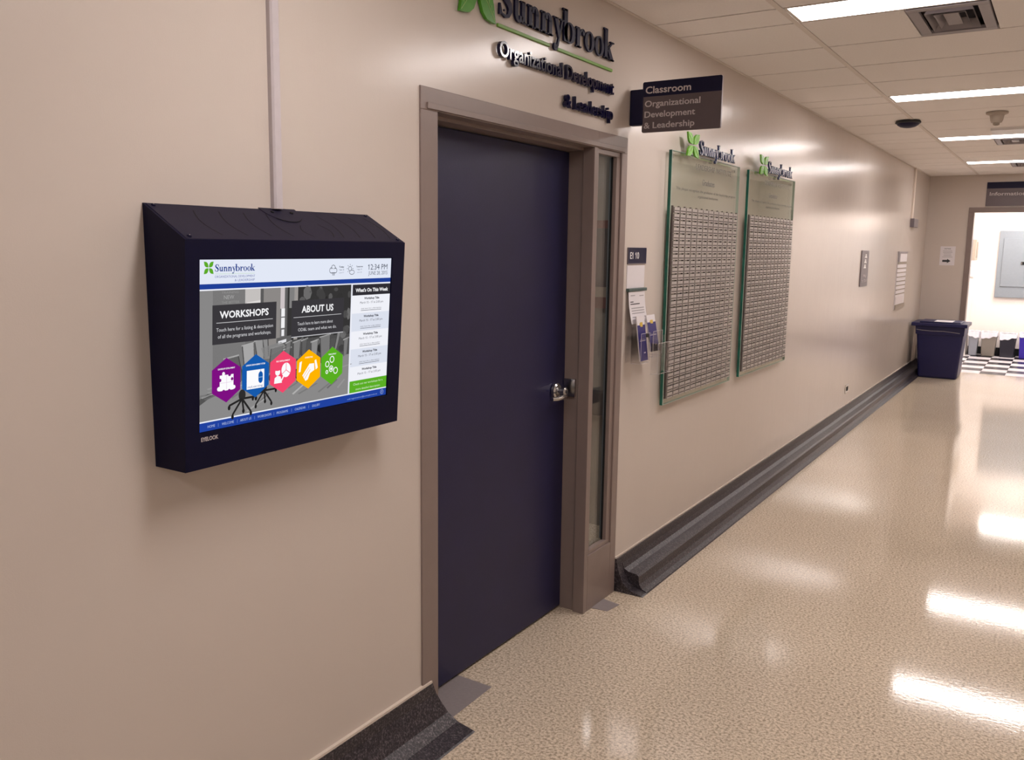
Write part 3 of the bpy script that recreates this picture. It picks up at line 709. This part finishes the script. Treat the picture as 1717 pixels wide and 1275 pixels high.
g = B(WF); g.box((3.068, 2.447, 0), (3.551, 2.459, .008), m_['gline']); g.build('underline', LG, bevel=.002)
def raised(text, x0, x1, base, cap, z0, z1, mm, parent, bold):
    vs, fs = text_mesh(text, bold, 3); a = min(v[0] for v in vs); c = max(v[0] for v in vs); kx = (x1-x0)/(c-a)
    # advance of each letter from the growing prefix
    for i, ch in enumerate(text):
        if ch == ' ': continue
        pv, _ = text_mesh(text[:i+1], bold, 3); r1 = max(v[0] for v in pv)
        lv, _ = text_mesh(ch, bold, 3); wd = max(v[0] for v in lv)-min(v[0] for v in lv)
        g = B(WF); put_text(g, ch, x0+(r1-wd-a)*kx, x0+(r1-a)*kx, base, cap, mm, z0, z1, bold, 3)
        g.build('letter', parent)
raised('Organizational Development', 2.643, 3.549, 2.350, .054, .005, .019, m_['navygloss'], LG, .014)
raised('& Leadership', 3.118, 3.547, 2.243, .050, .005, .019, m_['navygloss'], LG, .016)
for x, z in [(q, 2.365) for q in (2.67, 2.80, 2.95, 3.10, 3.25, 3.40, 3.52)] + [(q, 2.26) for q in (3.14, 3.22, 3.34, 3.50)]:
    g = B(WF); g.box((x, z, 0), (x+.006, z+.006, .006), m_['navy']); g.build('stand_off_pin', LG)

# ------------------------------------------------------------------ projecting classroom sign
t = thing('projecting_sign', (0, 3.77, 2.21), 'navy and brown sign reading Classroom, projecting from the wall', 'sign')
SY = 3.755
g = B(); g.box((0.0005, SY-.004, 2.243), (.066, SY+.030, 2.402), m_['navy']); g.build('bracket', t, bevel=.006, seg=3)
def rrect(x0, y0, x1, y1, r, n=5):
    P = []
    for cx, cy, a0 in ((x1-r,y1-r,0),(x0+r,y1-r,90),(x0+r,y0+r,180),(x1-r,y0+r,270)):
        for i in range(n+1):
            a = math.radians(a0+90*i/n); P.append((cx+r*math.cos(a), cy+r*math.sin(a)))
    return P
F = sign_frame(SY)
g = B(F); g.poly(rrect(.062,2.209,.433,2.431,.008), m_['brown'], -.012, 0); g.build('sign_panel', t)
g = B(F); P = [p for p in rrect(.062,2.209,.433,2.431,.008) if p[1] > 2.366]; P = P + [(.062,2.366),(.433,2.366)]; g.poly(P, m_['navy'], 0.0, .0006); g.build('title_band', t)
g = B(F)
put_text(g, 'Classroom', .076, .292, 2.380, .030, m_['letter'], .0007, .0012, .018)
g.build('lettering', t)
g = B(F)
put_text(g, 'Organizational', .074, .337, 2.322, .0265, m_['letter'], .0003, .0008, .014)
g.build('lettering', t); g = B(F)
put_text(g, 'Development', .074, .315, 2.275, .0265, m_['letter'], .0003, .0008, .014)
g.build('lettering', t); g = B(F)
put_text(g, '& Leadership', .072, .314, 2.227, .0265, m_['letter'], .0003, .0008, .014)
g.build('lettering', t)

# ------------------------------------------------------------------ room number plate, card and leaflet rack
t = thing('room_number_plate', (0, 3.88, 1.61), 'small dark plate reading E1 10 beside the sidelight', 'sign')
g = B(WF); g.poly(rrect(3.775,1.612,3.985,1.691,.003), m_['signgrey'], 0, .006); g.poly(rrect(3.777,1.617,3.983,1.690,.003), m_['navy'], .006, .0065); g.build('plate', t)
g = B(WF); put_text(g, 'E1 10', 3.795, 3.895, 1.638, .031, m_['brightwhite'], .0066, .0074, .012); g.build('lettering', t)
t = B(WF); t.box((3.775, 1.498, 0), (3.975, 1.606, .003), m_['white']); tag(t.build('paper_card'), 'blank white card under the room number plate', 'card')
r = thing('leaflet_rack', (0, 3.9, 1.085), 'clear acrylic leaflet rack with three tiered pockets', 'leaflet rack')
g = B(WF); g.box((3.775, 1.482, 0), (3.985, 1.497, .016), m_['darkgreen']); g.build('top_clip', r, bevel=.002)
g = B(WF); g.box((3.785, 1.14, .001), (4.02, 1.40, .004), m_['acrylic']); g.build('back_panel', r)
def pocket(y0, y1, x0, x1, z0, z1):
    g = B(); T = .0025; A = m_['acrylic']; E = m_['acr_edge']
    zz = z0+.02
    g.box((x1-T, y0, z0+.012), (x1, y1, z1), A); g.box((x0, y0, z0), (x0+T, y1, z1+.03), A)
    g.box((x0, y0, zz), (x1, y0+T, z1), A); g.box((x0, y1-T, zz), (x1, y1, z1), A)
    g.box((x0, y0, z0), (x1, y1, z0+T), A)
    for p, q in (((x1,y0,z0+.008),(x1,y0,z1)),((x1,y1,z0+.008),(x1,y1,z1)),((x1,y0,z1),(x1,y1,z1)),((x0,y0,z0),(x1-.004,y0,z0)),((x1-.004,y0,z0),(x1,y0,z0+.008)),((x1-.002,y0,z0),(x1-.002,y1,z0)),((x0,y1,z0),(x1,y1,z0))):
        g.tube([p, q], .0011, E, 6)
    return g
pocket(3.788,3.888,.030,.082,1.140,1.285).build('pocket', r); pocket(3.893,4.003,.030,.098,1.165,1.290).build('pocket', r); pocket(3.868,4.035,.098,.136,1.085,1.235).build('pocket', r)
for yy in (3.80, 3.98):
    g = B(); g.box((.004,yy,1.25),(.030,yy+.006,1.27), m_['acrylic']); g.build('arm', r)
# curled white sheet
t = thing('leaflet', (.02, 3.88, 1.32), 'curling white information sheet clipped above the blue brochures', 'leaflet')
g = B(); vs = []; N = 12
def sheet(s): return (.012 + .022*s**1.8, 1.4805 - .152*s)
for i in range(N+1):
    s = i/N; x, z = sheet(s); sk = .0
    vs += [(x, 3.779, z), (x, 3.965, z-.0)]
fs = [(2*i,2*i+1,2*i+3,2*i+2) for i in range(N)]
g.add(vs, fs, m_['white']); o = g.build('sheet', t); md = o.modifiers.new('th','SOLIDIFY'); md.thickness = .0006
g = B()
for s0, a, c, k_ in ((.10,3.80,3.85,'greyink'),(.12,3.90,3.95,'greyink'),(.30,3.795,3.83,'ink'),(.37,3.795,3.90,'ink'),(.5,3.80,3.945,'greyink'),(.58,3.80,3.945,'greyink'),(.66,3.80,3.945,'greyink'),(.78,3.80,3.945,'greyink'),(.86,3.80,3.92,'greyink')):
    x0, z0 = sheet(s0); x1, z1 = sheet(s0+.03); e = .0012
    g.add([(x0+e,a,z0),(x0+e,c,z0),(x1+e,c,z1),(x1+e,a,z1)], [(0,1,2,3)], m_[k_])
g.build('print', t)
def brochure(y0, y1, lab, zt, zb, xt, xb):
    t = thing('brochure', (xb, (y0+y1)/2, zb), lab, 'brochure', 'blue brochures in the rack')
    d_ = Vector((xt-xb, 0, zt-zb)); L = d_.length; uy_ = d_.normalized(); uz_ = Vector((uy_.z, 0, -uy_.x))
    T = Matrix(((0,uy_.x,uz_.x,xb),(1,uy_.y,uz_.y,y0),(0,uy_.z,uz_.z,zb),(0,0,0,1)))
    w_ = y1-y0
    g = B(T); g.box((0,0,-.006),(w_,L,0), m_['white']); g.build('pages', t)
    g = B(T); g.rect(0,0,w_,L*.80,m_['blue'],.0003,.0006); g.rect(w_*.38,L*.76,w_*.68,L*.86,m_['yellow'],.0003,.0009); g.rect(w_*.30,L*.79,w_*.45,L*.84,m_['yellow'],.0003,.0008)
    g.rect(w_*.15,L*.44,w_*.88,L*.455,m_['letter'],.0006,.0009); g.rect(w_*.15,L*.475,w_*.80,L*.483,m_['greyink'],.0006,.0009); g.rect(w_*.55,L*.16,w_*.8,L*.19,m_['letter'],.0006,.0009)
    g.build('cover', t)
brochure(3.795, 3.883, 'blue brochure in the left pocket of the clear rack', 1.366, 1.152, .050, .078)
brochure(3.899, 3.997, 'blue brochure standing higher in the right pocket of the rack', 1.366, 1.19, .054, .088)

# ------------------------------------------------------------------ glass name panels
def name_panel(y0, lab, near):
    t = thing('name_panel', (0, y0+.54, .874), lab, 'name panel', 'glass name panels')
    w_ = 1.065; z0, z1 = .875, 2.179; X0, X1 = .018, .034
    g = B(); g.box((X0, y0+.002, z0+.002), (X1, y0+w_-.002, z1-.002), m_['glass_face'])
    g.build('glass_sheet', t)
    g = B(); g.box((X0, y0-.001, z0), (X1, y0+.002, z1), m_['glass_edge'])
    g.box((X0, y0, z0), (X1, y0+w_, z0+.002), m_['edge_light']); g.box((X0, y0, z1-.002), (X1, y0+w_, z1), m_['edge_light']); g.box((X0, y0+w_-.002, z0), (X1, y0+w_, z1), m_['edge_light'])
    g.box((X1, y0-.001, z0), (X1+.0016, y0+.003, z1), m_['edge_light'])
    g.build('polished_edge', t)
    for yy in (y0+.05, y0+w_-.05):
        for zz in (z0+.03, z1-.03):
            g = B(wall_frame(0, yy, zz)); g.lathe([(.008,0),(.008,X0)], m_['steel'], n=12); g.build('stand_off', t)
    g = B(wall_frame(X1)); cy = y0+.24; cz = 2.224
    for kx in (-1,1):
        for ky in (-1,1):
            g = B(wall_frame(X1)); g.poly(leaf_pts(cy, cz, .083, .060, kx, ky), m_['leafb'], .010, .020)
            g.strip([(cy+kx*.083*(.15+.8*q/5)-.0016, cz+ky*.060*(.15+.8*q/5)) for q in range(6)],[(cy+kx*.083*(.15+.8*q/5)+.0016, cz+ky*.060*(.15+.8*q/5)) for q in range(6)], m_['vein'], .020, .021)
            g.build('leaf', t)
    for ch, (a, c) in zip(WORD, LX):
        g = B(wall_frame(X1)); put_glyph(g, ch, y0+.337+a*.57, y0+.337+c*.57, 2.186, .047, m_['bluelet'], .008, .020)
        m0 = y0+.337+(a+c)/2*.57; g.box((m0-.002, 2.192, 0), (m0+.002, 2.196, .008), m_['steel']); g.build('letter', t)
    g = B(wall_frame(X1)); e = m_['etched']
    g.rect(y0+.34, 2.165, y0+.56, 2.1672, m_['gline'], .0002, .0005); g.build('etched_line', t); g = B(wall_frame(X1)); g.rect(y0+.60, 2.165, y0+.90, 2.1672, m_['gline'], .0002, .0005)
    g.build('etched_line', t); g = B(wall_frame(X1))
    put_text(g, 'LEADERSHIP INSTITUTE', y0+.337, y0+.905, 2.110, .028, e, .0002, .0006)
    g.build('etched_text', t); g = B(wall_frame(X1))
    put_text(g, 'Graduates', y0+.44, y0+.63, 2.032, .030, e, .0002, .0006, .01)
    g.build('etched_text', t); g = B(wall_frame(X1))
    put_text(g, 'This plaque recognizes the graduates of the leadership program', y0+.07, y0+1.0, 1.990, .013, e, .0002, .0006)
    g.build('etched_text', t); g = B(wall_frame(X1))
    put_text(g, 'organizational development', y0+.38, y0+.70, 1.962, .013, e, .0002, .0006)
    g.build('etched_text', t)
    # name plates in 12 columns and 29 rows
    cols, rows = 12, 29; gy0, gy1, gz1, gz0 = y0+.033, y0+1.035, 1.905, .908
    py, pz = (gy1-gy0)/cols, (gz1-gz0)/rows
    if near:
        for i in range(cols+1):
            g = B(); yy = gy0+i*py; g.box((X1, yy-.014, gz0), (X1+.005, yy+.001, gz1), m_['plate_text_gap_shade'] ); g.build('rail', t)  # rails; their dark colour also paints the shade between plates
    else:
        g = B()
        for i in range(cols+1): yy = gy0+i*py; g.box((X1, yy-.014, gz0), (X1+.005, yy+.001, gz1), m_['plate_text_gap_shade'])  # same rails, dark colour doubling as gap shade
        g.build('rail', t)
    def plate_into(g, yy, zz):
        g.box((X1+.004, yy, zz), (X1+.012, yy+py*.82, zz+pz*.80), m_['plate'])
        g.box((X1+.012, yy+py*.02, zz+pz*.20), (X1+.0124, yy+py*.80, zz+pz*.36), m_['plate_text_gap_shade'])
        g.box((X1, yy+py*.2, zz+pz*.3), (X1+.004, yy+py*.6, zz+pz*.5), m_['plate_text_gap_shade'])
    if near:
        g = B(); plate_into(g, 0, 0); p0 = g.build('name_plate', t); p0.location = (0, gy0, gz1-pz)
        rest = B(); cnt = 1
        for j in range(rows):
            for i in range(cols):
                if i == 0 and j == 0: continue
                yy, zz = gy0+i*py, gz1-(j+1)*pz
                if i < 10 and j < 30 and cnt < 290: copy_at(p0, t, (0, yy, zz)); cnt += 1
                else: plate_into(rest, yy, zz)
        tag(rest.build('name_plates_rest', t), None, None, None, 'stuff')
    else:
        g = B()
        for j in range(rows):
            for i in range(cols): plate_into(g, gy0+i*py, gz1-(j+1)*pz)
        tag(g.build('name_plates', t), None, None, None, 'stuff')
name_panel(4.192, 'nearer glass name panel with green edge, beside the leaflet rack', True)
name_panel(5.440, 'farther glass name panel, second along the wall from the door', False)

# ------------------------------------------------------------------ items further along the wall
t = thing('washroom_sign', (0, 9.39, 1.33), 'slate grey washroom sign with white figures on the wall', 'sign')
g = B(WF); g.poly(rrect(9.215,1.330,9.575,1.690,.01), m_['signgrey'], 0, .010); g.build('plate', t)
for k_, (dy) in enumerate((0,1,2)):
    g = B(WF); zc = 1.635-dy*.052; cy = 9.41-dy*.012
    g.poly([(cy+.03*math.cos(a*.785)*1.2, zc+.012+.008*math.sin(a*.785)) for a in range(8)], m_['brightwhite'], .010, .012)
    g.poly([(cy-.06,zc-.018),(cy-.03,zc+.003),(cy+.03,zc+.003),(cy+.06,zc-.018)], m_['brightwhite'], .010, .012); g.build('figure', t)
g = B(WF); put_text(g, 'Way', 9.31, 9.50, 1.425, .024, m_['letter'], .010, .012); g.build('lettering', t); g = B(WF); put_text(g, 'to Out', 9.28, 9.52, 1.375, .024, m_['letter'], .010, .012); g.build('lettering', t)
t = thing('directory_board', (0, 11.69, .985), 'tall directory board of white strips near the far corner', 'directory board')
g = B(WF); g.box((11.36,.985,0),(12.03,1.685,.012), m_['white']); g.build('backing', t)
g = B(WF); g.box((11.36,1.66,.012),(12.03,1.685,.018), m_['signgrey']); g.box((11.36,1.555,.012),(11.48,1.66,.018), m_['signgrey']); g.box((11.36,1.53,.012),(12.03,1.56,.018), m_['tan']); g.build('header_frame', t)
for i in range(7):
    g = B(WF); z = 1.475-i*.052; g.box((11.37,z,.012),(12.02,z+.012,.018), m_['tan']); g.build('strip', t)
g = B(WF); g.box((11.37,1.05,.012),(11.95,1.135,.016), m_['letter']); g.build('notice', t)
g = B(WF); g.box((11.36,.985,.012),(12.03,1.04,.020), m_['tan']); g.build('bottom_rail', t)
t = thing('wall_outlet', (0, 8.97, .285), 'small steel outlet plate low on the wall above the base', 'outlet')
g = B(WF); g.box((8.90,.285,0),(9.035,.372,.006), m_['steel']); g.build('plate', t, bevel=.002)
g = B(WF); g.box((8.945,.31,.006),(8.99,.35,.010), m_['slot']); g.build('socket', t)
t = B(WF); t.box((12.14,2.10,0),(12.22,ZC,.020), m_['caulk']); tag(t.build('cable_raceway', bevel=.003), 'thin raceway dropping from the ceiling near the far corner', 'raceway')
t = B(WF); t.box((12.12,1.99,0),(12.46,2.10,.05), m_['signgrey']); tag(t.build('sensor_box', bevel=.006), 'small grey box at the foot of the far raceway', 'sensor')

# far wall: notice, information sign, doorway
FF = sign_frame(YF)
t = thing('paper_notice', (.3, YF, 1.5), 'white paper notice with a black arrow on the end wall', 'notice')
g = B(FF); g.rect(.205,1.500,.395,1.762,m_['white'],0.0005,.0015); g.build('paper', t)
g = B(FF)
put_text(g, 'NOTICE', .255,.335,1.722,.014,m_['ink'],.0016,.002,.02)
for z, a, c in ((1.695,.24,.355),(1.675,.24,.36),(1.655,.25,.345),(1.632,.25,.35),(1.612,.235,.365)): g.rect(a,z,c,z+.006,m_['greyink'],.0016,.002)
g.poly([(.24,1.545),(.30,1.545),(.30,1.53),(.345,1.560),(.30,1.590),(.30,1.575),(.24,1.575)], m_['ink'], .0016, .002); g.build('print', t)
t = thing('information_sign', (1.0, YF, 2.307), 'navy and grey-brown sign reading Information above the end doorway', 'sign')
g = B(FF); g.rect(.712,2.307,1.33,2.625,m_['brown'],0.0005,.015); g.build('sign_panel', t)
g = B(FF); g.rect(.712,2.540,1.33,2.625,m_['navy'],.015,.0165); g.build('title_band', t)
g = B(FF); put_text(g,'Information',.752,1.18,2.447,.046,m_['letter'],.0155,.017,.012); g.build('lettering', t)
d2 = thing('door_2', (1.25, YF, 0), None, None); d2['kind'] = 'structure'; d2['label'] = 'open doorway with taupe frame in the end wall'
g = B(); g.box((.520, YF-.02, 0), (.590, YF+.16, 2.225), fr); g.box((1.90, YF-.02, 0), (1.97, YF+.16, 2.225), fr); g.box((.520, YF-.02, 2.225), (1.97, YF+.16, 2.29), fr); g.build('door_frame', d2, bevel=.003)

# ------------------------------------------------------------------ bright room beyond
ry0, ry1, rx0, rx1, rz = YF+.15, 16.45, .42, 2.9, 2.75
t = B(); t.box((rx0-.1, ry0, 0), (rx0, ry1, rz), m_['roomwall']); t.box((rx0-.1, ry1, 0), (rx1+.1, ry1+.1, rz), m_['roomwall']); t.box((rx1, ry0, 0), (rx1+.1, ry1, rz), m_['roomwall'])
struct(t.build('wall_room'))
t = B(); t.box((rx0-.1, ry0, rz), (rx1+.1, ry1+.1, rz+.08), m_['roomwall']); struct(t.build('ceiling_room'))
t = B(); t.box((rx0, ry1-.012, 0), (rx1, ry1, .12), m_['slot']); struct(t.build('baseboard_room'))
t = thing('ceiling_light', (1.5, 15.0, rz), 'bright ceiling panel lighting the white room beyond the doorway', 'ceiling light')
g = B(); g.box((.9, 14.1, rz-.012), (2.1, 14.7, rz-.002), m_['roomlamp']); g.build('diffuser', t)
g = B(); g.box((.9, 15.3, rz-.012), (2.1, 15.9, rz-.002), m_['roomlamp']); g.build('diffuser', t)
RF = sign_frame(ry1)
t = thing('electrical_panel', (1.1, ry1, .96), 'grey electrical panel on the wall of the bright room', 'electrical panel')
g = B(RF); g.rect(.745,.955,1.50,2.040,m_['panelgrey'],0.0005,.05); g.build('cabinet', t, bevel=.004)
dr = B(RF); dr.rect(.812,1.135,1.44,1.915,m_['panelgrey'],.05,.062); dr = dr.build('door', t, bevel=.003)
g = B(RF); g.rect(1.085,1.49,1.17,1.54,m_['slot'],.062,.070); g.rect(1.08,1.495,1.10,1.535,m_['steel'],.0625,.072); g.lathe([(.008,0),(.006,.004)], m_['slot'], (1.14,1.45,.062), 10); g.build('latch', dr)
t = thing('towel_dispenser', (rx0, 15.3, 1.56), 'beige paper towel dispenser on the left wall of the bright room', 'dispenser')
g = B(); g.box((rx0+.0005, 15.05, 1.56), (rx0+.11, 15.40, 1.88), m_['beige']); g.build('body', t, bevel=.01)
g = B(); g.box((rx0+.11, 15.10, 1.60), (rx0+.115, 15.35, 1.84), m_['tan']); g.build('cover', t)
t = thing('soap_dispenser', (rx0, 15.3, 1.28), 'white dispenser below the towel dispenser in the bright room', 'dispenser')
g = B(wall_frame(rx0, 15.24, 1.38)); g.poly(rrect(-.11,-.10,.11,.10,.06), m_['brightwhite'], .0005, .10); g.build('body', t, bevel=.01)
g = B(wall_frame(rx0, 15.24, 1.38)); g.poly(rrect(-.05,-.08,.05,-.02,.02), m_['white'], .1, .108); g.build('lever', t)
BINS = [(.36+.09,.60,16.05,.39,'greybin','blue-grey bin with white liner, leftmost of the row in the bright room'),(.635,.86,16.05,.39,'taupebin','taupe bin with draped white liner in the bright room'),(.90,1.135,16.07,.38,'blackbin','charcoal bin with white liner in the bright room'),(1.175,1.42,16.05,.40,'royal','bright royal blue bin at the right edge of the row')]
for x0, x1, y0, hh, mk, lab in BINS:
    t = thing('waste_bin', ((x0+x1)/2, y0+.14, 0), lab, 'waste bin', 'small bins in the bright room')
    dd = .24
    g = B(); g.frustum((x0+.02,y0+.02,x1-.02,y0+dd-.02,0),(x0,y0,x1,y0+dd,hh), m_[mk]); g.build('tub', t, bevel=.012, seg=3)
    # draped liner with a wavy hem
    g = B(); n = 48; vs = []; 
    def per(s, e, z):
        L = 2*((x1-x0)+dd); q = (s % 1)*L
        if q < x1-x0: return (x0+q, y0-e, z)
        q -= x1-x0
        if q < dd: return (x1+e, y0+q, z)
        q -= dd
        if q < x1-x0: return (x1-q, y0+dd+e, z)
        q -= x1-x0; return (x0-e, y0+dd-q, z)
    ph_ = random.random()*6
    for i in range(n):
        s = i/n; hem = hh-.07-.025*math.sin(2*math.pi*(s*2)+ph_)-.008*math.sin(s*60)
        vs += [per(s, .010+.004*math.sin(s*90), hem), per(s, .006, hh+.012+.004*math.sin(s*70)), per(s, -.012, hh+.010), per(s, -.016, hh-.12)]
    fs = []
    for i in range(n):
        j = (i+1)%n
        for k_ in range(3): fs.append((4*i+k_,4*j+k_,4*j+k_+1,4*i+k_+1))
    g.add(vs, fs, m_['bag']); g.build('liner', t, smooth=True)

# ------------------------------------------------------------------ navy bin by the corner
t = thing('recycling_bin', (.38, 13.0, 0), 'large navy lidded recycling bin in the far corner of the corridor', 'recycling bin')
bx0, bx1, by0, by1, bh = .145, .622, 12.80, 13.22, .70
g = B()
g.frustum((bx0,by0,bx1,by1,.0),(bx0-.055,by0-.05,bx1+.048,by1+.05,bh), m_['bin']); g.build('tub', t, bevel=.03, seg=4)
g = B(); g.frustum((bx0-.058,by0-.053,bx1+.048,by1+.053,.59),(bx0-.066,by0-.060,bx1+.054,by1+.06,.70), m_['bin']); g.build('rim_collar', t, bevel=.006)
g = B(); pts = [(.095,-.002),(.16,-.010),(.28,-.016),(.42,-.012),(.52,-.02),(.62,-.03)]
g.tube([(x, by0-.058, .655+zz) for x, zz in pts], .004, m_['greyink'], 6); g.build('liner_edge', t)
g = B(); g.box((bx0-.115,by0-.095,.700),(bx1+.082,by1+.09,.748), m_['bin']); g.box((bx0-.02,by0-.05,.748),(bx1+.0,by1,.764), m_['bin']); ld = g.build('lid', t, bevel=.008)
g = B(); g.box((.30,by0-.04,.7645),(.52,by1-.15,.767), m_['white']); g.build('label', ld)

# ceiling fittings
t = thing('smoke_detector', (1.20, 7.6, ZC), 'beige smoke detector hanging from the ceiling boards', 'smoke detector')
g = B(); g.lathe([(.075,0),(.075,-.012),(.05,-.022),(.042,-.06),(.036,-.075),(.020,-.080)], m_['beige'], (1.20,7.6,ZC), 28); g.build('body', t, smooth=True)
g = B(); g.lathe([(.024,-.078),(.022,-.092),(.012,-.096)], m_['tan'], (1.20,7.6,ZC), 16); g.build('sensor', t, smooth=True)
t = thing('dome_camera', (.56, 7.78, ZC), 'black dome camera under the ceiling grid in the corridor', 'camera')
g = B(); g.lathe([(.085,0.004),(.096,-.008),(.096,-.018),(.088,-.022)], m_['ink'], (.56,7.78,ZC), 32); g.build('base_ring', t, smooth=True)
g = B(); g.lathe([(.088,-.018),(.080,-.032),(.058,-.046),(.03,-.053),(.004,-.055)], m_['navy'], (.56,7.78,ZC), 32); g.build('dome', t, smooth=True)
t = B(); t.box((1.09, 8.55, ZC-.020), (1.60, 8.90, ZC+.0035), m_['brightwhite']); tag(t.build('access_plate', bevel=.004), 'pale flat ceiling plate just before the third troffer', 'plate')
